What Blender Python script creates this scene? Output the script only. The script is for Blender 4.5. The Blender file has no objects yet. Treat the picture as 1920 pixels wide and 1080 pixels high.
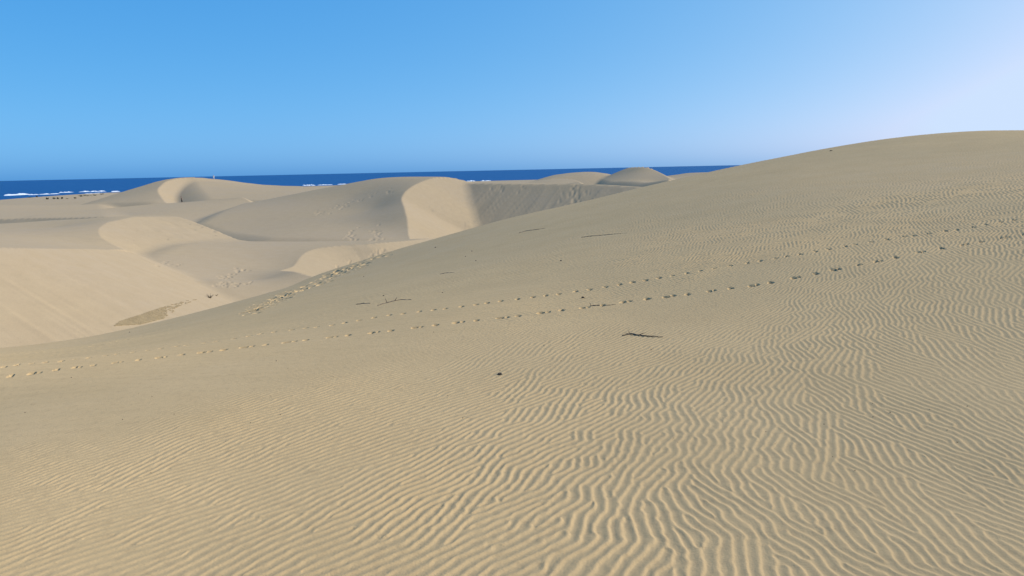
import bpy, bmesh, math, random
import numpy as np

# ------------------------------------------------------------------ camera, sky, sun, exposure
sc = bpy.context.scene
COL = sc.collection
EYE = 22.0                      # metres above the sea
F = 1386.0                      # focal length in pixels of the 1920 wide picture
PITCH, ROLL = math.radians(9.08), math.radians(-1.226)

cam_data = bpy.data.cameras.new('camera')
cam_data.sensor_width = 36.0
cam_data.lens = 36.0 * F / 1920.0
cam_data.clip_start, cam_data.clip_end = 0.05, 300000.0
cam = bpy.data.objects.new('camera', cam_data)
COL.objects.link(cam)
from mathutils import Matrix, Vector
CAM_R = Matrix.Rotation(math.pi / 2 - PITCH, 3, 'X') @ Matrix.Rotation(ROLL, 3, 'Z')
cam.matrix_world = Matrix.Translation((0, 0, EYE)) @ CAM_R.to_4x4()
sc.camera = cam

SUN_EL, SUN_AZ = math.radians(35), math.radians(81)      # azimuth clockwise from the view direction (+Y)
world = bpy.data.worlds.new('World'); sc.world = world; world.use_nodes = True
wn, wl = world.node_tree.nodes, world.node_tree.links
bg = wn['Background']
sky = wn.new('ShaderNodeTexSky'); sky.sky_type = 'NISHITA'; sky.sun_disc = False
sky.sun_elevation = SUN_EL; sky.sun_rotation = SUN_AZ
sky.altitude = 1500; sky.air_density = 0.25; sky.dust_density = 7.0; sky.ozone_density = 10.0
SKY = 0.11
# the camera's tone response for the whole sky: one gain and exponent per colour channel, clipped like film
sep = wn.new('ShaderNodeSeparateColor'); com = wn.new('ShaderNodeCombineColor'); wl.new(sky.outputs['Color'], sep.inputs[0])
for ch, (gain, ex, cap) in enumerate(((3.75, 1.14, 0.62), (1.46, 0.53, 0.77), (1.17, 0.23, 1.0))):
    def m_(op, a, b):
        n = wn.new('ShaderNodeMath'); n.operation = op
        wl.new(a, n.inputs[0]); n.inputs[1].default_value = b; return n.outputs[0]
    x = m_('MULTIPLY', sep.outputs[ch], SKY); x = m_('POWER', x, ex); x = m_('MULTIPLY', x, gain); x = m_('MINIMUM', x, cap); x = m_('MULTIPLY', x, 1 / SKY)
    wl.new(x, com.inputs[ch])
wl.new(com.outputs[0], bg.inputs['Color'])
bg.inputs['Strength'].default_value = SKY

sun_data = bpy.data.lights.new('sun', 'SUN'); sun_data.energy = 4.75; sun_data.angle = math.radians(0.53)
sun_data.color = (1.0, 0.95, 0.86)
sun = bpy.data.objects.new('sun', sun_data); COL.objects.link(sun)
S = Vector((math.sin(SUN_AZ) * math.cos(SUN_EL), math.cos(SUN_AZ) * math.cos(SUN_EL), math.sin(SUN_EL)))
sun.rotation_euler = S.to_track_quat('Z', 'Y').to_euler()

sc.view_settings.view_transform = 'Standard'; sc.view_settings.look = 'None'
sc.view_settings.exposure = 0.0; sc.view_settings.gamma = 1.0

# ------------------------------------------------------------------ helpers
rng = np.random.default_rng(7)
random.seed(7)
CR = np.array(CAM_R)

def ray(u, v):
    """direction through a picture point, scaled to horizontal length 1 (heights are relative to the eye)"""
    d = np.stack([(np.asarray(u, float) - 960) / F, -(np.asarray(v, float) - 540) / F, -np.ones(np.shape(u))], -1) @ CR.T
    return d / np.hypot(d[..., 0], d[..., 1])[..., None]

def pts(lst):
    """(u, v, r): on that line of sight at ground distance r;  ('z', u, r, z): bearing of u, distance r, height z"""
    out = []
    for p in lst:
        if p[0] == 'h':
            b = ray(p[1], p[2]); out.append(tuple(b * (p[3] / b[2])))
        elif p[0] == 'z':
            b = ray(p[1], 330.0); out.append((b[0] * p[2], b[1] * p[2], p[3]))
        else:
            out.append(tuple(ray(p[0], p[1]) * p[2]))
    return np.array(out)

def _hash(ix, iy, seed):
    h = (ix.astype(np.int64) * 374761393 + iy.astype(np.int64) * 668265263 + seed * 1442695041) & 0xFFFFFFFF
    h = ((h ^ (h >> 13)) * 1274126177) & 0xFFFFFFFF
    h = h ^ (h >> 16)
    return (h & 0xFFFFFF).astype(np.float32) / float(0xFFFFFF)

def noise(x, y, seed=0):
    """value noise, -1..1"""
    ix, iy = np.floor(x), np.floor(y)
    fx, fy = (x - ix).astype(np.float32), (y - iy).astype(np.float32)
    fx = fx * fx * fx * (fx * (fx * 6 - 15) + 10); fy = fy * fy * fy * (fy * (fy * 6 - 15) + 10)
    ix, iy = ix.astype(np.int64), iy.astype(np.int64)
    a, b = _hash(ix, iy, seed), _hash(ix + 1, iy, seed)
    c, d = _hash(ix, iy + 1, seed), _hash(ix + 1, iy + 1, seed)
    return (a + (b - a) * fx) * (1 - fy) * 2 + (c + (d - c) * fx) * fy * 2 - 1

def sstep(a, b, x):
    t = np.clip((x - a) / (b - a), 0, 1)
    return t * t * (3 - 2 * t)

def smax(a, b, k):
    h = np.clip(0.5 + 0.5 * (a - b) / k, 0, 1)
    return b + (a - b) * h + k * h * (1 - h)

class TPS:
    def __init__(self, P, lam=0.0):
        self.c = P[:, :2].mean(0); self.s = max(np.ptp(P[:, 0]), np.ptp(P[:, 1]))
        X = (P[:, :2] - self.c) / self.s; n = len(P)
        self.X = X
        A = np.zeros((n + 3, n + 3)); A[:n, :n] = self.k(X[:, None, :] - X[None]) + lam * np.eye(n)
        A[:n, n] = A[n, :n] = 1; A[:n, n + 1:] = X; A[n + 1:, :n] = X.T
        self.w = np.linalg.solve(A, np.r_[P[:, 2], 0, 0, 0])
    @staticmethod
    def k(d):
        r2 = (d * d).sum(-1)
        return 0.5 * r2 * np.log(r2 + 1e-12)
    def __call__(self, x, y):
        X = (x - self.c[0]) / self.s; Y = (y - self.c[1]) / self.s
        n = len(self.X); w = self.w
        z = w[n] + w[n + 1] * X + w[n + 2] * Y
        for i in range(n):
            r2 = (X - self.X[i, 0]) ** 2 + (Y - self.X[i, 1]) ** 2
            z += w[i] * 0.5 * r2 * np.log(r2 + 1e-12)
        return z

def hull(P):
    P = sorted(map(tuple, P)); 
    def half(Q):
        H = []
        for p in Q:
            while len(H) > 1 and (H[-1][0] - H[-2][0]) * (p[1] - H[-2][1]) - (H[-1][1] - H[-2][1]) * (p[0] - H[-2][0]) <= 0: H.pop()
            H.append(p)
        return H[:-1]
    return np.array(half(P) + half(P[::-1]))

def hull_dist(H, x, y):
    inside = np.ones(x.shape, bool); best = np.full(x.shape, 1e18)
    for i in range(len(H)):
        a, b = H[i], H[(i + 1) % len(H)]; e = b - a
        px, py = x - a[0], y - a[1]
        inside &= (e[0] * py - e[1] * px) >= 0
        t = np.clip((px * e[0] + py * e[1]) / (e @ e), 0, 1)
        best = np.minimum(best, (px - t * e[0]) ** 2 + (py - t * e[1]) ** 2)
    return np.where(inside, 0, np.sqrt(best))

def smooth_line(P, n=4):
    """Catmull-Rom through the brink points"""
    Q = np.vstack([2 * P[0] - P[1], P, 2 * P[-1] - P[-2]]); out = []
    for i in range(1, len(Q) - 2):
        for t in np.arange(n) / n:
            a, b, c, d = Q[i - 1], Q[i], Q[i + 1], Q[i + 2]
            out.append(0.5 * (2 * b + (c - a) * t + (2 * a - 5 * b + 4 * c - d) * t * t + (3 * b - a - 3 * c + d) * t ** 3))
    out.append(P[-1]); return np.array(out)

class Brink:
    """crest line with a slip face on its left-hand side (walking along it); ends run on, dropping (or rising) by ext"""
    def __init__(self, lst, deg, side=1, ext=(-0.25, -0.25), run=60.0, foot=0.0):
        self.raw = pts(lst); P = smooth_line(self.raw)
        d0, d1 = (deg, deg) if np.isscalar(deg) else deg
        def on(a, b, s):
            t = (a - b)[:2]; t = t / np.hypot(*t); return np.array([a[0] + t[0] * run, a[1] + t[1] * run, a[2] + s * run])
        P = np.vstack([on(P[0], P[1], ext[0]), P, on(P[-1], P[-2], ext[1])])
        self.P, self.side = P, side
        self.tan = np.tan(np.radians(np.interp(np.arange(len(P)), [1, len(P) - 2], [d0, d1])))
    def __call__(self, x, y):
        P = self.P; best = np.full(x.shape, 1e18); sg = np.zeros(x.shape); zb = np.zeros(x.shape); sa = np.zeros(x.shape); tn = np.zeros(x.shape); L = 0.0
        for i in range(len(P) - 1):
            a, b = P[i], P[i + 1]; ex, ey = b[0] - a[0], b[1] - a[1]; l2 = ex * ex + ey * ey; l = math.sqrt(l2)
            px, py = x - a[0], y - a[1]
            t = np.clip((px * ex + py * ey) / l2, 0, 1)
            d2 = (px - t * ex) ** 2 + (py - t * ey) ** 2
            cr = (ex * py - ey * px) / l
            m = (d2 < best - 1e-9) | ((np.abs(d2 - best) <= 1e-9) & (np.abs(cr) > np.abs(sg)))
            best = np.where(m, d2, best); sg = np.where(m, cr, sg)
            zb = np.where(m, a[2] + t * (b[2] - a[2]), zb); sa = np.where(m, L + t * l, sa); tn = np.where(m, self.tan[i] + t * (self.tan[i + 1] - self.tan[i]), tn); L += l
        d = np.sqrt(best) * np.sign(sg) * self.side
        return np.where(d > 0, zb - tn * d, 1e9), d, sa

class Dune:
    def __init__(self, name, label, W, brinks=(), fall=0.35, grow=1.0, lam=0.0, streak=0.012):
        self.name, self.label, self.brinks, self.fall, self.grow, self.streak = name, label, brinks, fall, grow, streak
        P = list(pts(W))
        for b in brinks:                                   # the crest line itself lies on the windward surface
            for q_ in b.raw:
                if min(math.hypot(q_[0] - p[0], q_[1] - p[1]) for p in P) > 0.02 * math.hypot(q_[0], q_[1]): P.append(q_)
        self.P = np.array(P); self.tps = TPS(self.P, lam)
        self.H = hull(self.P[:, :2])
    def __call__(self, x, y):
        lo, hi = self.H.min(0) - 45, self.H.max(0) + 45
        m = (x > lo[0]) & (x < hi[0]) & (y > lo[1]) & (y < hi[1])
        z = np.full(x.shape, -1e3); lee = np.zeros(x.shape, np.float32)
        if m.any():
            X, Y = x[m], y[m]
            d = hull_dist(self.H, X, Y)
            w = self.tps(X, Y) - self.fall * d * d / (d + self.grow) - 0.01 * d * d
            le = np.zeros(X.shape, np.float32)
            for b in self.brinks:
                zl, dd, s = b(X, Y)
                zl = zl + self.streak * (noise(s / 0.9, dd / 9, 3) + 0.7 * noise(s / 0.35, dd / 5, 4) + noise(s / 3.0, dd / 12, 5)) * sstep(0.3, 3, dd)
                c = zl < w
                le = np.where(c, 1.0, le).astype(np.float32)
                w = np.minimum(w, zl)
            z[m] = w; lee[m] = le
        return z, lee

# ------------------------------------------------------------------ the dunes (picture point, ground distance)
near = Dune('sand_dune', 'long rippled foreground dune rising to the right',
  [('h',-300,1080,-1.68),('h',0,1080,-1.67),('h',500,1080,-1.65),('h',960,1080,-1.63),('h',1500,1080,-1.61),('h',1920,1080,-1.60),('h',2300,1080,-1.58),
   ('z',960,0.3,-1.63),('z',0,1.0,-1.65),('z',1920,1.0,-1.61),
   ('h',0,900,-1.75),('h',500,900,-1.68),('h',960,900,-1.64),('h',1500,900,-1.60),('h',1920,900,-1.58),
   ('h',-200,790,-2.02),('h',0,790,-1.90),('h',500,780,-1.72),('h',960,760,-1.65),('h',1450,745,-1.58),('h',1900,740,-1.52),('h',2300,730,-1.48),
   (-200,706,9.3),(100,700,8.5),(450,660,8.4),(800,600,9.2),(1150,555,9.8),(1500,500,10.2),(1900,430,12.0),(2300,370,13.5),
   (400,640,10.6),(700,560,14),(1000,480,17),(1300,450,14.5),(1600,400,15.5),(1900,330,20),(2300,300,22),
   (1200,380,25),(1450,340,24),(1700,300,27),
   (1920,247,41),(1850,246,40),(1700,256,39),(1550,278,39),(1400,308,38),(1250,341,37),(1100,376,36),(950,411,34.5),(800,452,33),(700,481,31.5),(600,514,30),(540,538,28),
   (2400,262,44),(2100,250,42),
   (450,572,24),(350,608,20),(300,622,19),(0,669,20),(-200,676,18),(150,648,22),(0,688,11),(0,677,14.5),(150,668,11),(150,657,15),(-200,696,11.5),(-200,686,14.5),(300,646,12),(300,634,15),
   (430,562,38),(330,594,40),(230,621,37),(100,648,33),(0,661,31),(-200,668,29)],
  [Brink([(2400,262,44),(2100,250,42),(1920,247,41),(1850,246,40),(1700,256,39),(1550,278,39),(1400,308,38),(1250,341,37),(1100,376,36),(950,411,34.5),(800,452,33),(700,481,31.5),(600,514,30),(540,538,28)],
         27, side=-1, ext=(-0.02, 0.8), run=60)], fall=0.12, grow=6.0, streak=0.0)

dunes = [near,
 Dune('sand_dune', 'wide pale dune at the left edge with a hollow slip face and a bright front slope',
  [(-250,424,118),(0,419.5,118),(100,413,117),(-250,434,95),(0,431,95),(100,427,97),(60,450,62),(185,409,114),(310,406.5,109),(370,420,106),(420,438,101),(450,450,98),
   (205,416,94),(185,430,88),(190,445,83.5),(215,460,79.5),(245,473,76.5),(277,487,74),
   (-250,440,75),(0,442,76),(120,442,84),(-250,462,46),(0,464,50),(100,466,54),(200,468,62),(250,474,71),(-500,460,44),(-500,430,110),('z',-500,34,-2.4),('z',0,38,-3.6),('z',150,44,-4.1),('z',300,56,-5.6),('z',360,70,-7.2),('z',430,84,-7.7)],
  [Brink([(330,406,111),(290,406.5,107),(250,407,101),(205,416,94),(185,430,88),(190,445,83.5),(215,460,79.5),(245,473,76.5),(277,487,74)], (13, 33), side=1, ext=(0.02,-0.15), run=25),
   Brink([(277,487,74),(250,474,70),(200,468,62),(100,466,54),(0,464,50),(-250,462,46),(-500,460,44)], 27, side=1, ext=(0.6,0), run=60)], fall=0.6, grow=2.0, streak=0.045),
 Dune('sand_dune', 'low dune in the valley with a bright slip face behind the foreground ridge',
  [(440,452,100),(500,454.5,98),(560,457.5,95),(620,459.5,92.5),(700,456.5,93),(765,451,99),(350,460,89),(315,478,81),(290,488,77),(420,490,80),(480,525,69),(400,525,66),(330,505,72),(540,500,78),(560,485,82),('z',700,86,-8.4),('z',640,80,-8.5),('z',560,70,-8.5),('z',800,96,-8.7)],
  [Brink([(800,447,104),(765,451,99),(700,456.5,93),(640,458.5,91.5),(590,467,88),(558,484,82),(525,507,74.5)], 22, side=1, ext=(-0.05,0.3), run=20)], fall=0.3, grow=4.0),
 Dune('sand_dune', 'big grey middle dune with a curved crest and a bright slip face on its right',
  [(466,380,185),(540,366,185),(600,354,184),(660,343,181),(700,336,178),(760,332,174),(830,332,172),(870,336,172),
   (430,395,165),(390,418,150),(600,400,148),(700,390,146),(755,374,144.5),(660,370,162),(450,432,138),(600,428,130),(700,420,130),(761,400,132),(765,430,122),(770,452,112),
   (600,446,116),(700,447,114),(520,445,120),('z',860,150,-3.5),('z',850,120,-8.5),('z',930,170,-2.5)],
  [Brink([(890,345,176),(862,335.5,173),(830,333,169),(800,337,163),(775,348,155.5),(758,362,149),(754,376,144),(761,400,132),(765,430,122),(770,452,112)], 29, side=1, ext=(-0.1,-0.2), run=30)], fall=0.35, grow=5.0, streak=0.02),
 Dune('sand_dune', 'dune with a long grey slip face streaked by slides behind the foreground crest',
  [(862,345,174),(900,343.5,169),(1000,345,162),(1100,345,157),(1180,349,153),(1300,355,149),(1400,358,146),('z',880,230,-7.5),('z',1000,215,-6.5),('z',1150,205,-6.5),('z',1350,190,-7),('z',870,158,-3.6),('z',960,147,-3.2),('z',1080,139,-3.0),('z',1250,132,-3.4)],
  [Brink([(1400,358,146),(1300,355,149),(1180,349,153),(1100,345,157),(1000,345,162),(900,343.5,169),(870,344,173)], 25, side=1, ext=(-0.05,-0.3), run=40)], fall=0.3, grow=6.0, streak=0.04),
 Dune('sand_dune', 'low ridge in front of the person walking across the sand',
  [(60,411,190),(90,404.5,200),(200,391,215),(300,382,228),(341,379.5,236),(430,372,226),(455,370,221),(466,378,214),(200,404,192),(300,400,186),(390,415,165),(430,394,190),(330,412,160)],
  [Brink([(440,370,226),(455,370,221),(464,375,216),(468,381,210)], 26, side=1, ext=(0.3,-0.3), run=20)], fall=0.35, grow=4.0),
 Dune('sand_dune', 'flat dune at the far left ending in a dark low step',
  [(-200,412.5,215),(-60,411,200),(50,409.5,188),(120,408,178),(190,406.5,170),(-200,386,290),(0,385,290),(100,385,290),(180,383,282),(100,395,232),(0,396,240),(-200,397,250),('z',-200,190,-8.0),('z',0,168,-7.5),('z',150,150,-7.1)],
  [Brink([(190,406.5,170),(120,408,178),(50,409.5,188),(-60,411,200),(-200,412.5,215)], 30, side=1, ext=(-0.1,0), run=60)], fall=0.3, grow=6.0),
 Dune('sand_dune', 'distant dune at the left with a round bright slip face below its summit',
  [(150,384,300),(230,360,310),(270,348,316),(300,339,321),(340,333,326),(385,334,330),(180,381,285),(240,379,272),(290,378,264),(270,356,300),(297,352,296),(302,369,275),(312,380,262),('z',400,330,-1.5),('z',390,290,-3.0),('z',360,262,-8.0)],
  [Brink([(410,336,333),(375,333,329),(340,333.5,324),(312,340,312),(298,348,300),(296,358,288),(302,369,275),(312,380,262)], 27, side=1, ext=(0.3,-0.2), run=60)], fall=0.35, grow=5.0, streak=0.02),
 Dune('sand_dune', 'distant dune shoulder descending to the right below the person in white',
  [(365,334,345),(401,336,338),(440,341,336),(480,346,334),(560,349,332),(640,351,325),(700,356,320),(390,352,300),(440,352,305),(400,372,258),(480,366,268),(560,360,285),(520,375,245),(640,362,280)],
  [], fall=0.35, grow=6.0, streak=0.02),
 Dune('sand_dune', 'rounded far dune against the sea, left of the sharp peaked one',
  [(985,344,400),(1040,328,420),(1075,323.5,425),(1105,322,425),(1135,325,421),(1150,328.5,417),(1190,332,405),(1000,349,330),(1060,345,332),(1150,343,342),(1100,336,380),(1200,340,350)],
  [Brink([(1160,329,412),(1130,327.5,405),(1100,328.5,400),(1060,331.5,396),(1025,336,392)], 16, side=1, ext=(-0.2,-0.2), run=15)], fall=0.4, grow=6.0),
 Dune('sand_dune', 'sharp peaked far dune against the sea with a white slip face edge',
  [(1125,336,402),(1180,321,388),(1205,314,388),(1228,319,381),(1200,340,342),(1150,340,362),(1230,341,342),(1200,330,365),('z',1270,385,-1.5),('z',1290,350,-4.0)],
  [Brink([(1180,314,402),(1205,314.5,391),(1228,319,381),(1242,327.5,346),(1255,336,318)], 28, side=1, ext=(0.2,-0.3), run=25)], fall=0.4, grow=5.0),
 Dune('sand_dune', 'low far dune beside the peaked one, against the sea at the foreground crest',
  [(1250,330,400),(1290,324.5,405),(1330,323,405),(1390,325,402),(1300,336,365),(1250,342,338),(1360,336,365),(1430,332,395)], fall=0.4, grow=6.0),
 Dune('sand_dune', 'small far dune with a white edge before the rounded one',
  [(970,346,300),(1010,341,305),(1040,338,308),(1078,337,310),(1000,349,280),(1050,348,280),('z',1105,310,-4.6),('z',1108,292,-6)],
  [Brink([(1050,335,330),(1078,337,310),(1086,341,284),(1093,346,258)], 28, side=1, ext=(0.2,-0.3), run=15)], fall=0.4, grow=4.0),
]

COAST_U = np.array([-900,0,100,200,600,900,1400,2800.]); COAST_R = np.array([800,1040,1190,1330,1440,1580,1700,1900.])
def base(x, y):
    r = np.hypot(x, y); u = 960 + F * x / np.maximum(y, 0.2 * r)
    rc = np.interp(u, COAST_U, COAST_R)
    z = np.interp(r, [0, 40, 60, 110, 150, 250, 420, 620], [-10.6, -10.4, -10.4, -11.4, -12.8, -12.8, -13.4, -16.0])
    beach = -EYE + 0.0105 * (rc - r)
    z = np.where(r > 620, np.minimum(beach, -15), z * (1 - sstep(420, 640, r)) + np.minimum(beach, -10.5) * sstep(420, 640, r))
    z = np.where(r > rc, -EYE + 0.03 * (rc - r), z)
    return z + 0.5 * noise(x / 30, y / 30, 11) * sstep(30, 90, r) * (1 - sstep(900, 1000, r))

def height(x, y):
    """-> height relative to the eye, index of the dune on top (-1 base), slip-face mask"""
    z = base(x, y); who = np.full(x.shape, -1, np.int16); lee = np.zeros(x.shape, np.float32)
    r = np.hypot(x, y); k = np.clip(r * 0.006, 0.15, 1.2)
    for i, d in enumerate(dunes):
        zi, li = d(x, y)
        top = zi > z
        z = smax(zi, z, k if i else np.minimum(k * 4, 1.5))
        who = np.where(top, i, who); lee = np.where(top, li, lee)
    return z, who, lee

# ------------------------------------------------------------------ the sheet of sand: one grid, finest near the eye
Q = 1.0                                             # grid density
uc = np.r_[-2600, -1800, -1300, -1000, np.arange(-800, -120, 60), np.arange(-120, -40, 8), np.arange(-40, 1961, 2.0 / Q), np.arange(1968, 2050, 8), np.arange(2060, 2800, 60), 3000, 3300, 3800, 4600].astype(float)
rows = [0.3, 0.6, 1.0, 1.5, 2.0]; r = 2.3
while r < 2100:
    rows.append(r)
    r += min(0.00056 * r * r, 0.0050 * r) / Q if r < 46 else (0.0076 * r / Q if r < 480 else 0.017 * r)
rr = np.array(rows)
th = np.arctan2(uc - 960, F)
X = (np.sin(th)[None, :] * rr[:, None]); Y = (np.cos(th)[None, :] * rr[:, None])
Z, WHO, LEE = height(X, Y)
NR, NC = X.shape

def hit(us, vs, r0=2.0, r1=1500.0):
    """where the line of sight through a picture point first meets the sand (walking out along the grid)"""
    us, vs = np.atleast_1d(np.asarray(us, float)), np.atleast_1d(np.asarray(vs, float))
    D = ray(us, vs); cu = 960 + F * D[:, 0] / D[:, 1]
    j = np.clip(np.searchsorted(uc, cu) - 1, 0, NC - 2); f = (cu - uc[j]) / (uc[j + 1] - uc[j])
    s_ = (rr >= r0) & (rr <= r1); R = rr[s_]; out = np.zeros((len(us), 3))
    for a in range(0, len(us), 4000):
        k = slice(a, a + 4000)
        h = Z[s_][:, j[k]] * (1 - f[k]) + Z[s_][:, j[k] + 1] * f[k]
        e = D[k, 2][None] * R[:, None] - h
        i = np.where((e <= 0).any(0), (e <= 0).argmax(0), len(R) - 1); i = np.maximum(i, 1)
        c = np.arange(e.shape[1]); e0, e1 = e[i - 1, c], e[i, c]
        t = np.clip(e0 / np.where(np.abs(e0 - e1) < 1e-9, 1, e0 - e1), 0, 1)
        r = R[i - 1] + t * (R[i] - R[i - 1]); out[k] = D[k] * r[:, None]
    return out

# ------------------------------------------------------------------ wind ripples (aligned wave kernels) on the foreground dune
segs = [(0,1055,300,950),(0,1005,333,885),(367,1017,567,933),(417,1080,633,987),(400,847,633,770),(0,932,233,856),
        (673,1080,840,970),(813,1080,1000,985),(1140,950,1162,850),(640,830,840,770),(1513,967,1680,1080),(1547,753,1680,880),
        (1713,837,1913,920),(1280,953,1340,1013),(1430,787,1434,825),(1563,583,1559,627),(1713,673,1830,735),(1280,600,1380,567),
        (1613,340,1600,373),(1860,345,1858,370),(1370,400,1395,375),(1140,680,1240,640),(873,723,1007,657),(640,723,840,673),
        (960,900,1020,850),(1300,860,1312,800),(1050,1060,1110,980),(1250,1080,1275,1000)]
sg = np.array(segs, float)
A = hit(sg[:, 0], sg[:, 1], r1=60); B = hit(sg[:, 2], sg[:, 3], r1=60)
seg_mid = (A + B)[:, :2] / 2; seg_ang = np.arctan2((B - A)[:, 1], (B - A)[:, 0])

def idw(px, py, xs, ys, vals, p=3):
    """inverse-distance blend in (bearing, log distance)"""
    def key(x, y): return np.arctan2(x, y) * 1.6, np.log(np.hypot(x, y) + 0.3)
    a, b = key(px, py); num = 0; den = 0
    for x, y, v in zip(xs, ys, vals):
        c, d = key(x, y); w = 1.0 / (((a - c) ** 2 + (b - d) ** 2) + 0.004) ** (p / 2)
        num = num + w * v; den = den + w
    return num / den

amp_s = np.array([(0,1020,1.4),(300,1000,1.4),(150,940,1.3),(550,980,1.5),(600,900,1),(900,800,1),(1200,700,1),(1500,600,1),(1800,500,1),(1500,900,1),(1000,1000,1),(1600,400,1),(1850,340,1),(1300,500,1),(1400,400,1),(1150,620,1),
   (300,880,1.15),(0,900,1.0),(0,860,.6),(450,900,1.3),(640,750,1.1),(900,670,.8),(1050,590,.6),(1200,480,1),(1200,430,.9),(1100,500,.5),(450,800,1.2),
   (0,800,.1),(200,790,.15),(300,720,.03),(500,670,.05),(700,610,.04),(900,550,.06),(800,500,.03),(1000,450,.12),(100,710,.02),(420,620,0),(600,560,0),(900,430,.05),(1150,390,.6),(1500,310,.8),(1750,270,.7)], float)
AP = hit(amp_s[:, 0], amp_s[:, 1], r1=60)

LAM = 0.056
near_rows = rr < 46
x0, x1, y0, y1 = -27.0, 34.0, 0.6, 44.0
# crest direction and height of the ripples: coarse blend of the samples
cx, cy = np.meshgrid(np.linspace(x0, x1, 180), np.linspace(y0, y1, 140))
c2 = idw(cx, cy, seg_mid[:, 0], seg_mid[:, 1], np.cos(2 * seg_ang)); s2 = idw(cx, cy, seg_mid[:, 0], seg_mid[:, 1], np.sin(2 * seg_ang))
AMPc = idw(cx, cy, AP[:, 0], AP[:, 1], amp_s[:, 2])
def coarse(G, x, y):
    fx = np.clip((x - x0) / (x1 - x0) * 179, 0, 178.999); fy = np.clip((y - y0) / (y1 - y0) * 139, 0, 138.999)
    i, j = fx.astype(int), fy.astype(int); a, b = fx - i, fy - j
    return (G[j, i] * (1 - a) + G[j, i + 1] * a) * (1 - b) + (G[j + 1, i] * (1 - a) + G[j + 1, i + 1] * a) * b
offs = [(i, j) for i in (-2, -1, 0, 1, 2) for j in (-2, -1, 0, 1, 2) if (i or j) and i * i + j * j <= 5]
def sh(a, i, j): return np.roll(np.roll(a, -j, 0), -i, 1)
def ripple_phase(px, py, xa, xb, ya, yb, cell, sigma, iters):
    """wave kernels on a jittered grid, their phases relaxed until neighbours agree: long crests with a few forks"""
    nx, ny = int((xb - xa) / cell), int((yb - ya) / cell)
    gx, gy = np.meshgrid(np.arange(nx), np.arange(ny))
    kx = (xa + (gx + 0.5 + 0.35 * (rng.random(gx.shape) - 0.5)) * cell).astype(np.float32)
    ky = (ya + (gy + 0.5 + 0.35 * (rng.random(gx.shape) - 0.5)) * cell).astype(np.float32)
    ang = 0.5 * np.arctan2(coarse(s2, kx, ky), coarse(c2, kx, ky))
    zig = sstep(0.6, 0.95, np.abs(np.sin(ang)))          # crests that run downwind-oblique zigzag most
    ang = ang + (0.06 + 0.33 * zig) * np.tanh(2.2 * noise(kx / 0.14, ky / 0.14, 21)) + (0.05 + 0.06 * zig) * noise(kx / 1.1, ky / 1.1, 22)
    fxv, fyv = np.sin(ang), -np.cos(ang)                 # across the crest, downwind (+x): the steep side is on the right
    flip = np.where(fxv + 0.001 < 0, -1.0, 1.0)
    lamk = LAM * (1 + 0.14 * noise(kx / 1.7, ky / 1.7, 23)) * (0.94 + 0.17 * (1 - sstep(2.8, 5.4, np.hypot(kx, ky))) + 0.3 * sstep(11, 17, np.hypot(kx, ky)))
    kkx = (flip * fxv * 2 * np.pi / lamk).astype(np.float32); kky = (flip * fyv * 2 * np.pi / lamk).astype(np.float32)
    U = np.exp(2j * np.pi * rng.random(kx.shape)).astype(np.complex64)
    pre = []
    for (i, j) in offs:
        d = 0.5 * ((kkx + sh(kkx, i, j)) * (kx - sh(kx, i, j)) + (kky + sh(kky, i, j)) * (ky - sh(ky, i, j)))
        pre.append((math.exp(-(i * i + j * j) / 3.0) * np.exp(1j * d)).astype(np.complex64))
    for it in range(iters):
        acc = 0.25 * U
        for (i, j), p in zip(offs, pre): acc = acc + p * sh(U, i, j)
        U = acc / (np.abs(acc) + 1e-9)
    wx = px + 0.007 * noise(px / 0.05, py / 0.05, 31); wy = py + 0.007 * noise(px / 0.05, py / 0.05, 32)
    ci = np.clip(((px - xa) / cell).astype(int), 1, nx - 2); cj = np.clip(((py - ya) / cell).astype(int), 1, ny - 2)
    acc = np.zeros(px.shape, np.complex64); K = [a.ravel() for a in (kx, ky, kkx, kky, U)]
    for i in (-1, 0, 1):
        for j in (-1, 0, 1):
            a = (cj + j) * nx + (ci + i)
            dx, dy = wx - K[0][a], wy - K[1][a]
            acc += np.exp(-(dx * dx + dy * dy) / (2 * sigma ** 2)) * K[4][a] * np.exp(1j * (K[2][a] * dx + K[3][a] * dy))
    return acc

xr, yr = X[near_rows], Y[near_rows]
ok = (xr > x0 + 0.3) & (xr < x1 - 0.3) & (yr > y0 + 0.3) & (yr < y1 - 0.3) & (WHO[near_rows] == 0) & (LEE[near_rows] == 0)
px, py = xr[ok].astype(np.float32), yr[ok].astype(np.float32)
pr = np.hypot(px, py); acc = np.zeros(px.shape, np.complex64)
nb = (py < 9.0) & (np.abs(px) < 8.0); wb = nb & (py < 8.6) & (np.abs(px) < 7.6)
acc[nb] = ripple_phase(px[nb], py[nb], -8.4, 8.4, 0.3, 9.4, 0.041, 0.034, 34)
fb = ~wb
far_acc = ripple_phase(px[fb], py[fb], x0, x1, 8.0, y1, 0.064, 0.052, 24)
w = np.maximum(sstep(8.6, 9.0, py[fb]), sstep(7.6, 8.0, np.abs(px[fb])))
acc[fb] = acc[fb] * (1 - w) + far_acc * w
phi = np.angle(acc); mag = np.clip(np.abs(acc) / 1.6, 0, 1)
t = (phi / (2 * np.pi)) % 1.0                        # 0..1 downwind: long gentle rise, short steep fall
CR_ = 0.70
saw = np.where(t < CR_, 0.5 - 0.5 * np.cos(np.pi * (t / CR_) ** 1.25), 0.5 + 0.5 * np.cos(np.pi * (t - CR_) / (1 - CR_)))
famp = coarse(AMPc, px, py)
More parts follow.
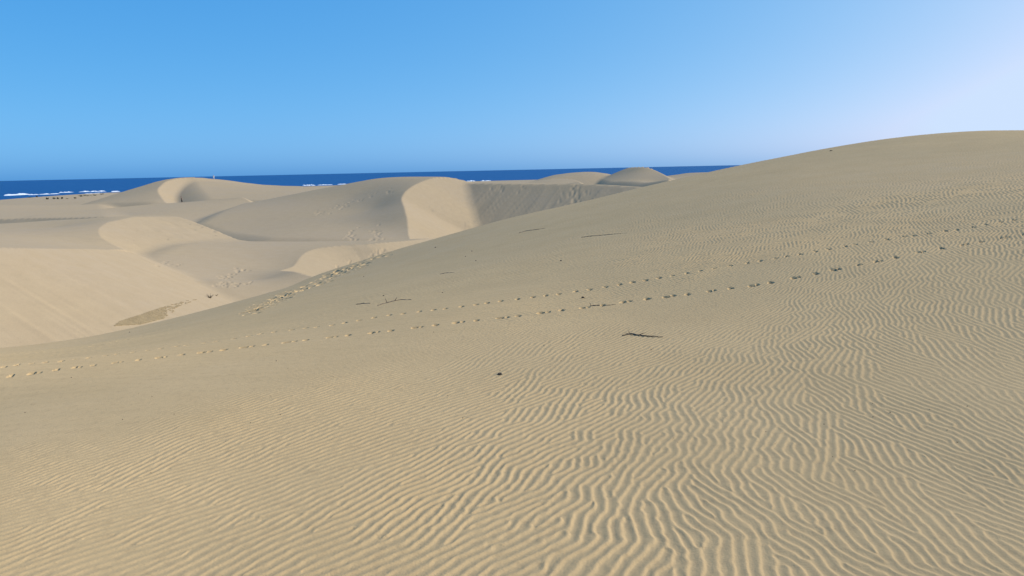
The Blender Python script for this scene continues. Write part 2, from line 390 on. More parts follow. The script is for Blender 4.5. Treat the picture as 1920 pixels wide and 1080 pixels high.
patch = np.clip(0.95 + 0.3 * noise(px / 1.6, py / 1.6, 41) + 0.2 * noise(px / 0.5, py / 0.5, 42), 0.5, 1.4) * (1 + 0.9 * sstep(7, 14, pr))
rip = 0.0060 * famp * patch * (0.25 + 0.75 * mag) * (saw - 0.5)
# faint wind streaks and unevenness where the sand is smooth
rip = rip + (1 - famp) * 0.004 * noise(px / 0.55, py / 0.09, 43) + 0.003 * noise(px / 0.8, py / 0.6, 44) + 0.02 * noise(px / 3.5, py / 2.6, 45)
zz = Z[near_rows]; zz[ok] += rip; Z[near_rows] = zz

# ------------------------------------------------------------------ prints pressed into the sand
PIT = np.zeros(Z.shape, np.float32); RIM = np.zeros(Z.shape, np.float32)
def dent(x, y, rad_x, rad_y, ang, depth, rim=0.3):
    r = math.hypot(x, y); u = 960 + F * math.tan(math.atan2(x, y)); R = max(rad_x, rad_y) * 2.0
    i0, i1 = np.searchsorted(rr, r - R), np.searchsorted(rr, r + R)
    du = F * R / r * 1.3; j0, j1 = np.searchsorted(uc, u - du), np.searchsorted(uc, u + du)
    if i1 <= i0 or j1 <= j0: return
    dx, dy = X[i0:i1, j0:j1] - x, Y[i0:i1, j0:j1] - y
    c, s = math.cos(ang), math.sin(ang)
    q = np.sqrt(((dx * c + dy * s) / rad_x) ** 2 + ((-dx * s + dy * c) / rad_y) ** 2)
    s_ = np.s_[i0:i1, j0:j1]
    PIT[s_] = np.minimum(PIT[s_], -depth * (1 - sstep(0.65, 1.05, q))); RIM[s_] = np.maximum(RIM[s_], rim * depth * np.exp(-((q - 1.25) / 0.22) ** 2))

def along(poly, step, jit=0.15):
    P = np.array(poly, float); d = np.r_[0, np.cumsum(np.hypot(*np.diff(P, axis=0).T))]
    s = np.arange(0, d[-1], step); s = s + rng.normal(0, jit * step, len(s))
    return np.stack([np.interp(s, d, P[:, 0]), np.interp(s, d, P[:, 1])], -1)

up = along([(-20,693),(30,684),(115,677),(180,669),(275,657),(335,649),(425,638),(500,624),(620,610),(720,592),(850,577),(950,563),(1060,550),(1280,514),(1420,490),(1550,468),(1680,446),(1800,430),(1930,408)], 27, 0.08)
lo = along([(-20,709),(40,703),(130,690),(225,679),(385,660),(500,646),(640,630),(725,621),(810,610),(890,601),(960,594),(1040,583),(1110,576),(1190,563),(1260,556),(1330,546),(1420,535),(1510,517),(1620,495),(1720,474),(1830,455),(1935,436)], 40, 0.06)
W3 = hit(up[:, 0], up[:, 1], r1=60)
for k, p in enumerate(W3):
    e = 0.6 if up[k, 0] < 330 else (0.68 if up[k, 0] > 1250 else 0.85)
    dent(p[0], p[1], 0.034 * e, 0.068 * e, 0.0, 0.085 * e, 0.0)
W3 = hit(lo[:, 0], lo[:, 1], r1=60)
for k, p in enumerate(W3):
    e = (0.62 if lo[k, 0] < 330 else (0.7 if lo[k, 0] > 1250 else 0.85)) * rng.uniform(.85, 1.15)
    dent(p[0], p[1], (0.038 if k % 2 else 0.052) * e, 0.066 * e, 0.0, 0.088 * e, 0.0)
    if k % 2 == 0: dent(p[0] + 0.09 * e, p[1] + 0.02 * e, 0.028 * e, 0.058 * e, 0.0, 0.06 * e, 0.0)
def trample(poly, n, spread, size, depth, r0=8):
    P = np.array(poly, float); d = np.r_[0, np.cumsum(np.hypot(*np.diff(P, axis=0).T))]
    s = rng.random(n) * d[-1]
    q = np.stack([np.interp(s, d, P[:, 0]) + rng.normal(0, spread[0], n), np.interp(s, d, P[:, 1]) + rng.normal(0, spread[1], n)], -1)
    for p in hit(q[:, 0], q[:, 1], r0=r0): dent(p[0], p[1], size * rng.uniform(.7, 1.3), max(size * .8, 0.0055 * math.hypot(p[0], p[1])) * rng.uniform(.8, 1.3), rng.uniform(-.3, .3), 0.55 * depth * rng.uniform(.5, 1.2), 0.10)
trample([(455,588),(520,562),(580,536),(640,508),(690,485),(725,472)], 150, (5, 4), 0.13, 0.20)
trample([(160,650),(200,644),(235,635)], 9, (4, 2), 0.11, 0.05)
trample([(655,448),(665,430)], 16, (7, 6), 0.28, 0.15)
trample([(700,452),(712,432)], 26, (9, 6), 0.28, 0.15)
trample([(410,530),(450,515),(462,505)], 22, (10, 7), 0.2, 0.14)
trample([(400,536),(480,530)], 14, (8, 3), 0.18, 0.12)
trample([(585,402),(620,393),(680,375),(740,358)], 40, (8, 3), 0.3, 0.12)
trample([(925,352),(960,356),(985,350)], 10, (14, 4), 0.35, 0.14, 70)
trample([(1060,385),(1075,360),(1095,370),(1085,352)], 24, (10, 9), 0.35, 0.18, 70)
trample([(300,490),(330,500)], 7, (10, 3), 0.16, 0.1)
Z += PIT + RIM * (PIT > -0.004)

# ------------------------------------------------------------------ materials
def mat(name): 
    m = bpy.data.materials.new(name); m.use_nodes = True
    return m, m.node_tree.nodes, m.node_tree.links, m.node_tree.nodes['Principled BSDF']

def sand_material(name, green, warm, k, relief):
    m, n, l, b = mat(name)
    def col(r_, g_, b_): return (r_ * k, g_ * k * green, b_ * k * warm, 1)
    geo = n.new('ShaderNodeNewGeometry')
    def nz(scale, detail=3, rough=.55):
        t = n.new('ShaderNodeTexNoise'); t.inputs['Scale'].default_value = scale; t.inputs['Detail'].default_value = detail; t.inputs['Roughness'].default_value = rough
        l.new(geo.outputs['Position'], t.inputs['Vector']); return t
    def mix(fac, a, c):
        x = n.new('ShaderNodeMix'); x.data_type = 'RGBA'; l.new(fac, x.inputs[0])
        for s, v in ((x.inputs[6], a), (x.inputs[7], c)):
            if isinstance(v, tuple): s.default_value = v
            else: l.new(v, s)
        return x.outputs[2]
    def ramp(sock, lo, hi):
        r_ = n.new('ShaderNodeMapRange'); r_.inputs[1].default_value = lo; r_.inputs[2].default_value = hi; l.new(sock, r_.inputs[0]); return r_.outputs[0]
    big = nz(0.06, 4); mid = nz(0.9, 4); fine = nz(420.0, 2, .7); grain = nz(90.0, 3, .7)
    c = mix(ramp(big.outputs['Fac'], .35, .65), col(.440, .322, .165), col(.415, .312, .175))
    c = mix(ramp(mid.outputs['Fac'], .3, .75), c, col(.400, .294, .153))
    c = mix(ramp(grain.outputs['Fac'], .55, .85), c, col(.32, .235, .125))
    blot = nz(16.0, 5, .7); c = mix(ramp(blot.outputs['Fac'], .50, .95), c, col(.30, .22, .12))
    c = mix(ramp(fine.outputs['Fac'], .62, .85), c, col(.17, .125, .07))
    l.new(c, b.inputs['Base Color']); b.inputs['Roughness'].default_value = .9; b.inputs['Specular IOR Level'].default_value = .06; b.inputs['Diffuse Roughness'].default_value = .2
    bn = n.new('ShaderNodeBump'); bn.inputs['Strength'].default_value = .6; bn.inputs['Distance'].default_value = .005
    l.new(grain.outputs['Fac'], bn.inputs['Height'])
    # far sand: ripples too small to build
    rp = nz(5.0, 4, .65); b2 = n.new('ShaderNodeBump'); b2.inputs['Strength'].default_value = .5; b2.inputs['Distance'].default_value = relief
    l.new(rp.outputs['Fac'], b2.inputs['Height']); l.new(bn.outputs[0], b2.inputs['Normal'])
    l.new(b2.outputs[0], b.inputs['Normal'])
    return m
SAND = sand_material('pale_sand', 1.02, 1.20, 0.94, .022)
SAND_WARM_CAST = sand_material('sand_warm_cast', 0.955, 0.94, 1.15, .006)  # same sand, with the camera's warm foreground cast put into its colour

def flat_mat(name, rgb, rough=.9, var=.35, scale=20):
    m, n, l, b = mat(name)
    t = n.new('ShaderNodeTexNoise'); t.inputs['Scale'].default_value = scale; t.inputs['Detail'].default_value = 4
    g = n.new('ShaderNodeNewGeometry'); l.new(g.outputs['Position'], t.inputs['Vector'])
    x = n.new('ShaderNodeMix'); x.data_type = 'RGBA'; l.new(t.outputs['Fac'], x.inputs[0])
    x.inputs[6].default_value = tuple(c * (1 - var) for c in rgb) + (1,); x.inputs[7].default_value = tuple(min(1, c * (1 + var)) for c in rgb) + (1,)
    l.new(x.outputs[2], b.inputs['Base Color']); b.inputs['Roughness'].default_value = rough
    return m

# ------------------------------------------------------------------ sand sheet -> one object per dune plus the flat between
V = np.stack([X, Y, Z + EYE], -1).reshape(-1, 3).astype(np.float32)
def grid_normals():
    P = np.stack([X, Y, Z], -1)
    a = np.gradient(P, axis=0); b = np.gradient(P, axis=1)
    nrm = np.cross(b, a); nrm /= np.linalg.norm(nrm, axis=-1, keepdims=True) + 1e-12
    nrm *= np.where(nrm[..., 2:] < 0, -1, 1)
    return nrm.reshape(-1, 3).astype(np.float32)
NRM = grid_normals()
i, j = np.meshgrid(np.arange(NR - 1), np.arange(NC - 1), indexing='ij')
q = np.stack([i * NC + j, i * NC + j + 1, (i + 1) * NC + j + 1, (i + 1) * NC + j], -1).reshape(-1, 4)
fw = WHO[:-1, :-1].ravel()

def sheet(name, faces, kind='structure', label=None, m=None):
    used, inv = np.unique(faces, return_inverse=True)
    me = bpy.data.meshes.new(name); nv, nf = len(used), len(faces)
    me.vertices.add(nv); me.vertices.foreach_set('co', V[used].ravel())
    me.loops.add(nf * 4); me.loops.foreach_set('vertex_index', inv.reshape(-1).astype(np.int32))
    me.polygons.add(nf); me.polygons.foreach_set('loop_start', (np.arange(nf) * 4).astype(np.int32))
    me.update(calc_edges=True)
    me.polygons.foreach_set('use_smooth', np.ones(nf, bool))
    me.normals_split_custom_set_from_vertices(NRM[used])
    me.materials.append(m or SAND)
    o = bpy.data.objects.new(name, me); COL.objects.link(o); o['kind'] = kind
    if label: o['label'] = label
    return o
sheet('ground', q[fw == -1], label='flat pale sand between the dunes and down to the beach')
for k, d in enumerate(dunes):
    f = q[fw == k]
    if len(f): sheet(d.name, f, label=d.label, m=SAND_WARM_CAST if k == 0 else SAND)

# ------------------------------------------------------------------ sea
def sea():
    m, n, l, b = mat('sea_water')
    geo = n.new('ShaderNodeNewGeometry')
    mp = n.new('ShaderNodeMapping'); mp.inputs['Scale'].default_value = (.004, .02, .02); l.new(geo.outputs['Position'], mp.inputs['Vector'])
    t = n.new('ShaderNodeTexNoise'); t.inputs['Scale'].default_value = 1.0; t.inputs['Detail'].default_value = 6; t.inputs['Roughness'].default_value = .65; l.new(mp.outputs[0], t.inputs['Vector'])
    x = n.new('ShaderNodeMix'); x.data_type = 'RGBA'; l.new(t.outputs['Fac'], x.inputs[0])
    x.inputs[6].default_value = (.006, .055, .17, 1); x.inputs[7].default_value = (.022, .115, .29, 1)
    l.new(x.outputs[2], b.inputs['Base Color']); b.inputs['Roughness'].default_value = .55; b.inputs['IOR'].default_value = 1.33; b.inputs['Specular IOR Level'].default_value = .12
    w = n.new('ShaderNodeTexNoise'); w.inputs['Scale'].default_value = .12; w.inputs['Detail'].default_value = 8; w.inputs['Roughness'].default_value = .7; l.new(geo.outputs['Position'], w.inputs['Vector'])
    bp = n.new('ShaderNodeBump'); bp.inputs['Strength'].default_value = .8; bp.inputs['Distance'].default_value = 1.5; l.new(w.outputs['Fac'], bp.inputs['Height']); l.new(bp.outputs[0], b.inputs['Normal'])
    bm = bmesh.new(); R = [500, 900, 1300, 1800, 3000, 6000, 15000, 40000, 120000]; T = np.linspace(-1.4, 1.4, 97)
    vs = [[bm.verts.new((math.sin(t_) * r_, math.cos(t_) * r_, 0)) for t_ in T] for r_ in R]
    for a in range(len(R) - 1):
        for c in range(len(T) - 1): bm.faces.new((vs[a][c], vs[a][c + 1], vs[a + 1][c + 1], vs[a + 1][c]))
    me = bpy.data.meshes.new('sea'); bm.normal_update(); bm.to_mesh(me); bm.free(); me.materials.append(m)
    me.flip_normals() if me.polygons[0].normal.z < 0 else None
    o = bpy.data.objects.new('sea', me); COL.objects.link(o); o['kind'] = 'structure'; o['label'] = 'deep blue sea reaching the horizon'
sea()

# ------------------------------------------------------------------ things on the sand
def link(name, me, m=None, parent=None, label=None, cat=None, group=None, kind=None):
    o = bpy.data.objects.new(name, me); COL.objects.link(o)
    if m and me: me.materials.append(m)
    if parent: o.parent = parent
    for k_, v_ in (('label', label), ('category', cat), ('group', group), ('kind', kind)):
        if v_: o[k_] = v_
    return o
def from_bm(name, bm, smooth=True):
    me = bpy.data.meshes.new(name); bm.normal_update(); bm.to_mesh(me); bm.free()
    if smooth: me.polygons.foreach_set('use_smooth', np.ones(len(me.polygons), bool))
    return me
def tube(bm, P, R, n=6, rough=0.0):
    rings = []
    for k_, (p, r_) in enumerate(zip(P, R)):
        p = Vector(p); a = Vector(P[max(k_ - 1, 0)]); b = Vector(P[min(k_ + 1, len(P) - 1)])
        t = (b - a).normalized(); s_ = t.cross(Vector((0.1, 0.2, 1))).normalized(); v_ = t.cross(s_)
        rings.append([bm.verts.new(p + (s_ * math.cos(q_) + v_ * math.sin(q_)) * r_ * (1 + rough * random.uniform(-1, 1))) for q_ in [2 * math.pi * w / n for w in range(n)]])
    for a, b in zip(rings, rings[1:]):
        for w in range(n): bm.faces.new((a[w], a[(w + 1) % n], b[(w + 1) % n], b[w]))
    bm.faces.new(rings[0][::-1]); bm.faces.new(rings[-1])
def ground_at(x, y):
    """height of the built sheet (with ripples and prints) at a place"""
    r_ = math.hypot(x, y); u_ = 960 + F * x / y
    i_ = min(max(np.searchsorted(rr, r_) - 1, 0), NR - 2); j_ = min(max(np.searchsorted(uc, u_) - 1, 0), NC - 2)
    a = (r_ - rr[i_]) / (rr[i_ + 1] - rr[i_]); b = (u_ - uc[j_]) / (uc[j_ + 1] - uc[j_])
    return EYE + (Z[i_, j_] * (1 - b) + Z[i_, j_ + 1] * b) * (1 - a) + (Z[i_ + 1, j_] * (1 - b) + Z[i_ + 1, j_ + 1] * b) * a
def on_sand(u, v):
    p = hit([u], [v])[0]; return Vector((p[0], p[1], ground_at(p[0], p[1])))

DARKWOOD = flat_mat('dark_weathered_wood', (.10, .075, .05), .8, .5, 60)
GREYWOOD = flat_mat('grey_driftwood', (.20, .165, .12), .8, .4, 60)
DEBRIS = flat_mat('dark_plant_debris', (.045, .034, .02), .9, .5, 90)

# driftwood lying half buried, its upper end splintered
def stick(name, pix, rad, m, label, cat, forks=(), lift=0.15):
    W_ = [on_sand(*p) for p in pix]; base_ = W_[0].copy()
    n_ = 5; P = []
    for a, b in zip(W_, W_[1:]):
        for t_ in range(n_): P.append(a.lerp(b, t_ / n_))
    P.append(W_[-1])
    P = [Vector((p.x, p.y, ground_at(p.x, p.y) + rad * lift)) + Vector((random.uniform(-1, 1), random.uniform(-1, 1), random.uniform(-.3, .9))) * rad * .5 - base_ for p in P]
    bm = bmesh.new(); m_ = len(P) - 1
    tube(bm, P, [rad * (1.1 - .75 * abs(2 * k_ / m_ - .7) / 1.3) for k_ in range(m_ + 1)], 7, .25)
    me = from_bm(name, bm)
    if not forks:
        o = link(name, me, m, label=label, cat=cat); o.location = base_; return o
    root = link(name, None, label=label, cat=cat); root.location = base_
    link('stem', me, m, root)
    for (f, d, L) in forks:
        p = P[int(f * m_)]; q_ = p + Vector(d).normalized() * L
        bm = bmesh.new(); mid = (p + q_) / 2 + Vector((random.uniform(-1, 1), random.uniform(-1, 1), .5)) * L * .12
        tube(bm, [p, mid, q_], [rad * .7, rad * .5, rad * .15], 6, .2)
        link('branch', from_bm('branch', bm), m, root)
    return root
stick('driftwood', [(1167, 630), (1183, 627), (1202, 630), (1224, 632), (1243, 633)], .0065, DARKWOOD, 'dark driftwood stick lying half buried in the rippled sand', 'driftwood',
      [(.22, (-.2, .3, 1), .035), (.2, (-.9, -.4, .25), .06), (.45, (.8, -.2, .3), .07)], .9)
stick('twig', [(708, 573), (722, 569), (738, 565), (752, 562), (772, 562)], 0.0096, DARKWOOD, 'bent dark twig above the animal tracks, longest of those in the middle', 'twig',
      [(.3, (-.3, .4, .6), .10), (.55, (.4, .5, .7), .09)])
stick('twig', [(668, 571), (682, 569), (694, 569)], .009, DARKWOOD, 'thin dark twig just left of the bent one', 'twig')
stick('twig', [(1106, 574), (1120, 573), (1138, 573), (1155, 571)], .007, DARKWOOD, 'straight dark twig lying on the lower line of tracks', 'twig', [(.1, (-.4, .3, .6), .05)])
stick('twig', [(973, 437), (985, 433.5), (1002, 431), (1022, 428)], 0.0096, DARKWOOD, 'dark twig on the smooth slope below the grey slip face, upper left of two', 'twig')
stick('twig', [(1090, 445), (1110, 442.5), (1140, 440), (1175, 437)], 0.0084, DARKWOOD, 'dark twig on the slope, lower right of two', 'twig')
stick('twig', [(825, 514), (836, 512), (852, 511)], 0.0072, DARKWOOD, 'short dark twig lying on smooth sand between the tracks and the trampled ridge', 'twig')

# scraps of plant debris
SPECKS = [(47,774,1),(230,787,1),(526,778,1.1),(470,793,.9),(283,887,.9),(381,869,.7),(423,828,.8),(595,860,.7),(327,777,.8),(285,744,.7),(260,739,.6),(199,769,.5),(134,708,1.2),(518,677,1),(540,691,.8),(625,707,.8),(508,743,.7),(548,743,.8),
  (795,738,1),(840,742,.8),(951,747,1.2),(868,784,1.1),(752,761,.8),(1159,777,.7),(1147,789,.9),(1263,822,.7),(1271,830,.7),(843,779,.7),(1532,773,1),(1545,796,1),(1636,757,1),(1669,774,1.1),(1637,782,.9),(1743,768,.9),(1776,807,1),(1795,830,1),(1561,857,1),(1603,883,1),(1436,810,.8),(1453,833,.7),(1814,762,1.1),
  (938,695,1.1),(1020,648,1.2),(1052,677,1.1),(1040,700,.9),(1148,716,1.1),(1221,656,1.4),(1052,489,2.2),(830,549,1.6),(719,555,2),(892,489,1.8),(817,464,2),(885,471,2),(873,481,1.5),(682,519,1.4),(813,623,.9),(243,623,1.6),(1558,283,2.5),(1744,723,.8),(1330,655,1),(1382,780,.6),(1888,790,.7)]
protos = []
for k_ in range(6):
    bm = bmesh.new(); bmesh.ops.create_icosphere(bm, subdivisions=1, radius=1)
    e_ = (random.uniform(1.0, 1.7), random.uniform(.5, .9), random.uniform(.4, .7))
    for v_ in bm.verts: v_.co = Vector(v_.co[w] * e_[w] * random.uniform(.7, 1.3) for w in range(3))
    me = from_bm('debris', bm, False); me.materials.append(DEBRIS); protos.append(me)
H_ = hit([p[0] for p in SPECKS], [p[1] for p in SPECKS], r1=80)
for k_, (sp, p) in enumerate(zip(SPECKS, H_)):
    o = link('plant_scrap', protos[k_ % 6], None, label='small dark scrap of plant debris on the foreground sand', cat='debris', group='dark scraps scattered on the foreground sand')
    o.location = (p[0], p[1], ground_at(p[0], p[1]) + .003); o.scale = [.0030 * sp[2] * max(1, math.hypot(p[0], p[1]) / 4.2)] * 3; o.rotation_euler = (random.uniform(-.3, .3), random.uniform(-.3, .3), random.uniform(0, 6))
pb = on_sand(937, 703)
for nm, pix, rad, lab in (('bark_scrap', (937, 703), .016, 'dark curled bark scrap, largest speck on the middle ripples'), ('bark_scrap', (1093, 559), .018, 'dark bark scrap between the two lines of tracks')):
    p = on_sand(*pix); bm = bmesh.new()
    tube(bm, [Vector((-1.1, 0, .2)) * rad, Vector((-.3, .2, .7)) * rad, Vector((.6, 0, .6)) * rad, Vector((1.3, -.2, .1)) * rad], [.35 * rad, .7 * rad, .6 * rad, .2 * rad], 7, .3)
    o = link(nm, from_bm(nm, bm, False), DARKWOOD, label=lab, cat='bark'); o.location = p

# ------------------------------------------------------------------ dark crust laid bare in the hollow
def in_poly(P, x, y):
    c = False; j_ = len(P) - 1
    for i_ in range(len(P)):
        if (P[i_][1] > y) != (P[j_][1] > y) and x < (P[j_][0] - P[i_][0]) * (y - P[i_][1]) / (P[j_][1] - P[i_][1]) + P[i_][0]: c = not c
        j_ = i_
    return c
CRUST = flat_mat('dark_soil_crust', (.25, .18, .09), .95, .35, 3)
PT = [(213, 611), (224, 602), (262, 590), (300, 577), (345, 564), (372, 560), (340, 573), (306, 597), (262, 608)]
q_u, q_v = np.meshgrid(np.arange(210, 376, 1.5), np.arange(556, 614, .75))
inside = np.array([[in_poly(PT, a, b) for a, b in zip(ra, rb)] for ra, rb in zip(q_u, q_v)])
thin = sstep(262, 330, q_u)                                     # solid at the left, broken up to the right
keep = inside & ((noise(q_u / 5.0, q_v / 1.6, 51) * .6 + noise(q_u / 2.2, q_v / 1.1, 52) * .5) > -1.1 + 1.35 * thin)
HP = hit(q_u.ravel(), q_v.ravel(), r0=20, r1=120).reshape(q_u.shape + (3,))
bm = bmesh.new(); vid = {}
def vv(a, b):
    if (a, b) not in vid:
        p = HP[a, b]; vid[(a, b)] = bm.verts.new((p[0], p[1], ground_at(p[0], p[1]) + .012 + .02 * random.random()))
    return vid[(a, b)]
for a in range(keep.shape[0] - 1):
    for b in range(keep.shape[1] - 1):
        if keep[a, b]: bm.faces.new((vv(a, b), vv(a + 1, b), vv(a + 1, b + 1), vv(a, b + 1)))
ex = bmesh.ops.extrude_face_region(bm, geom=bm.faces[:])
bmesh.ops.translate(bm, vec=(0, 0, -.12), verts=[g for g in ex['geom'] if isinstance(g, bmesh.types.BMVert)])
bmesh.ops.recalc_face_normals(bm, faces=bm.faces[:])
link('soil_crust', from_bm('soil_crust', bm, False), CRUST, label='dark brown crusted soil laid bare in the hollow between dunes', kind='stuff')

def dead_shrub(pix, h, label):
    p = on_sand(*pix); root = link('dead_shrub', None, label=label, cat='shrub'); root.location = p
    for k_ in range(16):
        a = random.uniform(0, 6.28); d = Vector((math.cos(a), math.sin(a), random.uniform(.5, 1.6))).normalized(); L = h * random.uniform(.6, 1.1)
        bm = bmesh.new(); tube(bm, [(0, 0, -.05), d * L * .5 + Vector((0, 0, .05 * h)), d * L], [.03 * h, .025 * h, .008 * h], 5, .2)
        link('branch', from_bm('branch', bm), DARKWOOD, root)
dead_shrub((394, 559), .42, 'low dead shrub at the upper end of the dark crust')
dead_shrub((406, 555), .2, 'tiny dry tuft just right of the dead shrub')

# ------------------------------------------------------------------ shrubs on the beach
LEAF = flat_mat('dark_shrub_leaves', (.035, .042, .018), .8, .5, 2)
LEAF2 = flat_mat('grey_green_leaves', (.075, .085, .035), .8, .4, 2)
def shrub(pix, wid, hgt, label, m=LEAF, dens=260, group=None):
    p = on_sand(*pix); root = link('shrub', None, label=label, cat='shrub', group=group); root.location = p
    bm = bmesh.new()
    for k_ in range(5):
        a = random.uniform(0, 6.28); tube(bm, [(0, 0, -.3), (math.cos(a) * wid * .12, math.sin(a) * wid * .12, hgt * .35), (math.cos(a) * wid * .3, math.sin(a) * wid * .3, hgt * .7)], [.09, .06, .02], 5)
    link('trunk', from_bm('trunk', bm), DARKWOOD, root)
    bm = bmesh.new()
    lobes = [(random.uniform(-.35, .35) * wid, random.uniform(-.3, .3) * wid, random.uniform(.35, .65) * hgt, random.uniform(.3, .5)) for _ in range(6)]
    for k_ in range(dens):
        lx, ly, lz, lr = random.choice(lobes)
        d = Vector((random.gauss(0, 1), random.gauss(0, 1), random.gauss(0, 1))).normalized() * random.uniform(.5, 1)
        c = Vector((lx + d.x * lr * wid * .5, ly + d.y * lr * wid * .5, max(.05, lz + d.z * lr * hgt * .8)))
        s_ = hgt * random.uniform(.08, .17); n_ = Vector((random.gauss(0, 1), random.gauss(0, 1), random.gauss(0, 1))).normalized(); t_ = n_.orthogonal().normalized(); b_ = n_.cross(t_)
        bm.faces.new([bm.verts.new(c + t_ * s_), bm.verts.new(c + b_ * s_ * .5), bm.verts.new(c - t_ * s_), bm.verts.new(c - b_ * s_ * .5)])
    link('crown', from_bm('crown', bm, False), m, root)
ROW = 'dark shrubs in a row on the beach'
for pix, w, h, lab in (((89, 374.2), 2.4, 2.0, 'leftmost dark shrub of the row on the beach'), ((100.5, 373.6), 3.4, 1.8, 'wide dark shrub, second from the left in the beach row'),
                       ((109, 373.4), 2.2, 1.9, 'round dark shrub, third from the left in the beach row'), ((116, 373.2), 2.0, 1.9, 'round dark shrub, fourth from the left in the beach row'),
                       ((126, 373.2), 1.8, .8, 'very low shrub, fifth from the left in the beach row'), ((140, 372.6), 2.6, 1.4, 'rightmost dark shrub of the row on the beach')):
    shrub(pix, w, h, lab, group=ROW)
for pix, w, h, lab, m_ in (((142, 363.5), 10, 5.0, 'big dark bush mound at the water edge between two surf lines', LEAF), ((45, 370), 8, 3.0, 'grey green bush below the leftmost surf', LEAF2),
                       ((55, 371), 7, 1.2, 'low grey green shrub right of the leftmost bush', LEAF2), ((69, 370), 2.5, 2.0, 'small dark shrub behind the beach row, alone', LEAF),
                       ((152, 369), 6, 2.0, 'dark spreading shrub at the left end of the dune-foot thicket', LEAF), ((164, 368), 9, 1.8, 'long low thicket along the upper beach', LEAF2),
                       ((178, 367), 5, 1.5, 'low shrub right of the long thicket', LEAF2), ((190, 365), 5, 1.6, 'dark shrub on the upper beach near the distant dune', LEAF)):
    shrub(pix, w, h, lab, m_)

# ------------------------------------------------------------------ surf
FOAM = flat_mat('white_surf', (.66, .70, .74), .7, .18, .3)
def surf(u0, v0, u1, v1, wid, hgt, label):
    a, b = ray(u0, v0), ray(u1, v1); A_ = Vector((a * (-EYE / a[2])).tolist()); B_ = Vector((b * (-EYE / b[2])).tolist()); A_.z = B_.z = 0
    n_ = 40; t_ = (B_ - A_); L = t_.length; t_ = t_ / L; s_ = Vector((-t_.y, t_.x, 0)); bm = bmesh.new(); rows_ = []
    sd = random.uniform(0, 50)
    for k_ in range(n_ + 1):
        f = k_ / n_; env = min(1, 6 * f, 6 * (1 - f)) ** .6
        nn = float(noise(np.array([f * 9 + sd]), np.array([.5]), 61)[0]); n2 = float(noise(np.array([f * 21 + sd]), np.array([.5]), 62)[0])
        c = A_ + t_ * (L * f) + s_ * nn * wid * .5; h = max(.12, .75 * hgt * env * (.75 + .35 * nn + .3 * n2)); w = wid * (.3 + .7 * env) * (1 + .3 * n2)
        rows_.append([bm.verts.new(c + s_ * w * x_ + Vector((0, 0, h * z_ - .05))) for x_, z_ in ((-1, 0), (-.75, .35), (-.35, .75), (0, 1), (.25, .85), (.4, .4), (.5, 0))])
    for p, q2 in zip(rows_, rows_[1:]):
        for w in range(6): bm.faces.new((p[w], p[w + 1], q2[w + 1], q2[w]))
    bmesh.ops.recalc_face_normals(bm, faces=bm.faces[:])
    me = from_bm('breaking_wave', bm); o = link('breaking_wave', me, FOAM, label=label, cat='wave', group='white surf lines along the shore')
    o.data.transform(Matrix.Translation(-A_)); o.location = A_
for a in ((9, 367, 55, 364.6, 7, 3.2, 'leftmost white surf line, at the picture edge'), (54, 365.8, 72, 365, 5, 1.8, 'short white surf line right of the leftmost one'),
          (74, 365, 112, 363.4, 5, 1.8, 'thin white surf line above the row of beach shrubs'), (111, 361.6, 137, 360.6, 5, 2.0, 'white surf line just left of the big dark bush'),
          (147, 360.2, 200, 358.8, 5, 2.2, 'long white surf line right of the big dark bush'), (158, 363.2, 206, 362.0, 4, 1.2, 'thin inner surf line below the long one'), (209, 360, 222, 359, 5, 2.2, 'short white surf line touching the distant dune'),
          (566, 348.2, 592, 347.6, 8, 2.6, 'left white surf line in the gap before the middle dune'), (594, 347.4, 624, 346.6, 7, 2.0, 'middle white surf line in the gap before the middle dune'), (633, 346, 648, 345.2, 6, 1.8, 'short right surf line in the gap before the middle dune'),
          (874, 340.2, 891, 339.8, 8, 3.0, 'white surf line just right of the middle dune summit'), (900, 340.0, 922, 339.6, 8, 2.6, 'rightmost white surf line, above the grey slip face')):
    surf(*a)

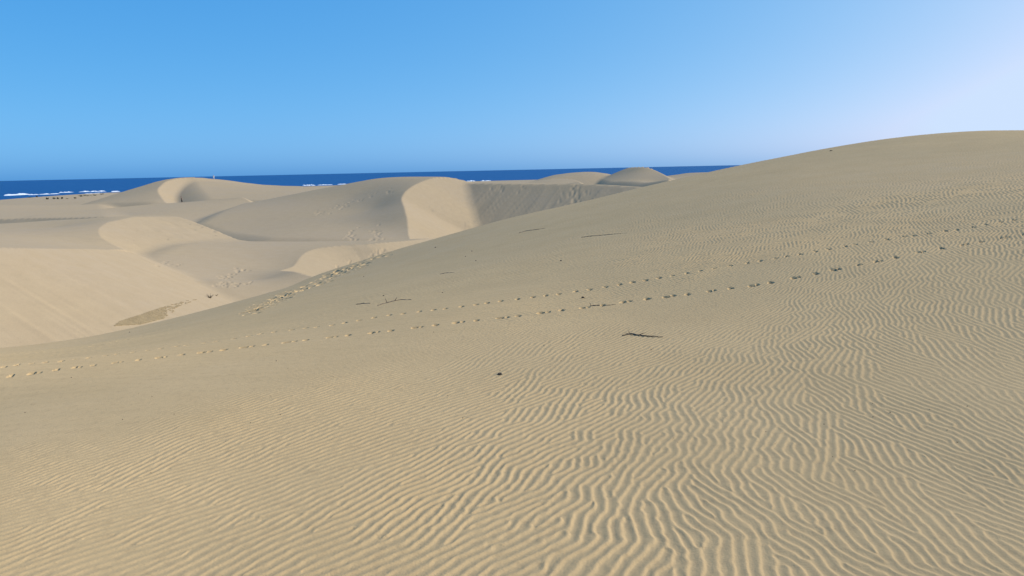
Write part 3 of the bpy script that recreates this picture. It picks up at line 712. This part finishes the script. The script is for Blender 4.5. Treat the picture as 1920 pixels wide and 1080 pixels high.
# ------------------------------------------------------------------ people
SKIN = flat_mat('skin', (.42, .26, .18), .6, .1, 4)
def skinned(name, verts, edges, radii, root_i, m, parent):
    me = bpy.data.meshes.new(name); me.from_pydata(verts, edges, []); o = link(name, me, None, parent)
    md = o.modifiers.new('skin', 'SKIN'); md.use_smooth_shade = True
    for k_, r_ in enumerate(radii): me.skin_vertices[0].data[k_].radius = (r_, r_) if not isinstance(r_, tuple) else r_
    me.skin_vertices[0].data[root_i].use_root = True
    s_ = o.modifiers.new('sub', 'SUBSURF'); s_.levels = s_.render_levels = 1
    dg = bpy.context.evaluated_depsgraph_get(); ev = bpy.data.meshes.new_from_object(o.evaluated_get(dg))
    o.modifiers.clear(); o.data = ev; ev.name = name; ev.materials.clear(); ev.materials.append(m); return o
def person(pix, rz, label, shirt, trousers, hair, step, hat=None, bag=None, scale=1.0):
    root = link('person', None, label=label, cat='person'); root.location = on_sand(*pix); root.rotation_euler.z = rz; root.scale = [scale] * 3
    V_ = [(0,0,.95),(0,0,1.15),(0,.01,1.38),(0,.01,1.50),(0,-.01,1.58),(0,-.02,1.70)]; E_ = [(0,1),(1,2),(2,3),(3,4),(4,5)]; R_ = [.12,.12,.13,.055,.085,.075]
    sh, tr = [], []
    for s_, k_ in ((-1, step), (1, -step)):
        n_ = len(V_); V_ += [(s_*.19,.01,1.40),(s_*.25,-k_*.3,1.14),(s_*.24,-k_*.5-.08,.92),(s_*.24,-k_*.55-.12,.83)]; E_ += [(2,n_),(n_,n_+1),(n_+1,n_+2),(n_+2,n_+3)]; R_ += [.06,.045,.035,.03]
        n_ = len(V_); V_ += [(s_*.10,0,.88),(s_*.11,k_*.25-.03,.50),(s_*.11,k_*.5,.09),(s_*.12,k_*.5-.15,.04)]; E_ += [(0,n_),(n_,n_+1),(n_+1,n_+2),(n_+2,n_+3)]; R_ += [.09,.06,.045,.04]
    skinned('body', V_, E_, R_, 0, SKIN, root)
    sv, se, sr = [(0,0,.93),(0,0,1.15),(0,.01,1.38)], [(0,1),(1,2)], [.14,.145,.15]
    for s_, k_ in ((-1, step), (1, -step)):
        n_ = len(sv); sv += [(s_*.19,.01,1.40),(s_*.25,-k_*.3,1.14)]; se += [(2,n_),(n_,n_+1)]; sr += [.075,.06]
    skinned('shirt', sv, se, sr, 0, shirt, root)
    tv, te, tr_ = [(0,0,.97)], [], [.14]
    for s_, k_ in ((-1, step), (1, -step)):
        n_ = len(tv); tv += [(s_*.10,0,.85),(s_*.11,k_*.25-.03,.50),(s_*.11,k_*.5,.14)]; te += [(0,n_),(n_,n_+1),(n_+1,n_+2)]; tr_ += [.11,.085,.075]
    skinned('trousers', tv, te, tr_, 0, trousers, root)
    bm = bmesh.new(); bmesh.ops.create_uvsphere(bm, u_segments=10, v_segments=8, radius=.105)
    for v_ in bm.verts:
        v_.co.z *= .95; v_.co += Vector((0, .02, 1.675))
        if v_.co.y < -.03 and v_.co.z < 1.70: v_.co.y += .05
    link('hair', from_bm('hair', bm), hair, root)
    if bag:
        bm = bmesh.new(); bmesh.ops.create_cube(bm, size=1)
        for v_ in bm.verts: v_.co = Vector((v_.co.x * .16 + .27, v_.co.y * .30, v_.co.z * .22 + .95))
        bmesh.ops.bevel(bm, geom=bm.edges[:], offset=.04, segments=2, affect='EDGES')
        o = link('shoulder_bag', from_bm('shoulder_bag', bm), bag, root)
NAVY = flat_mat('dark_cloth', (.012, .013, .018), .85, .3, 6); BLACK = flat_mat('black_cloth', (.010, .010, .010), .85, .3, 6)
WHITE = flat_mat('white_cloth', (.78, .78, .76), .8, .06, 6); HAIR = flat_mat('dark_hair', (.015, .011, .008), .6, .3, 12); FAIR = flat_mat('fair_hair', (.35, .26, .14), .6, .3, 12)
person((341, 380.0), 1.9, 'person in dark clothes walking on the ridge crest with a pale bag', NAVY, BLACK, HAIR, .28, bag=WHITE)
person((401, 336.3), .4, 'person in white on top of the distant dune against the sea', WHITE, WHITE, FAIR, .2)
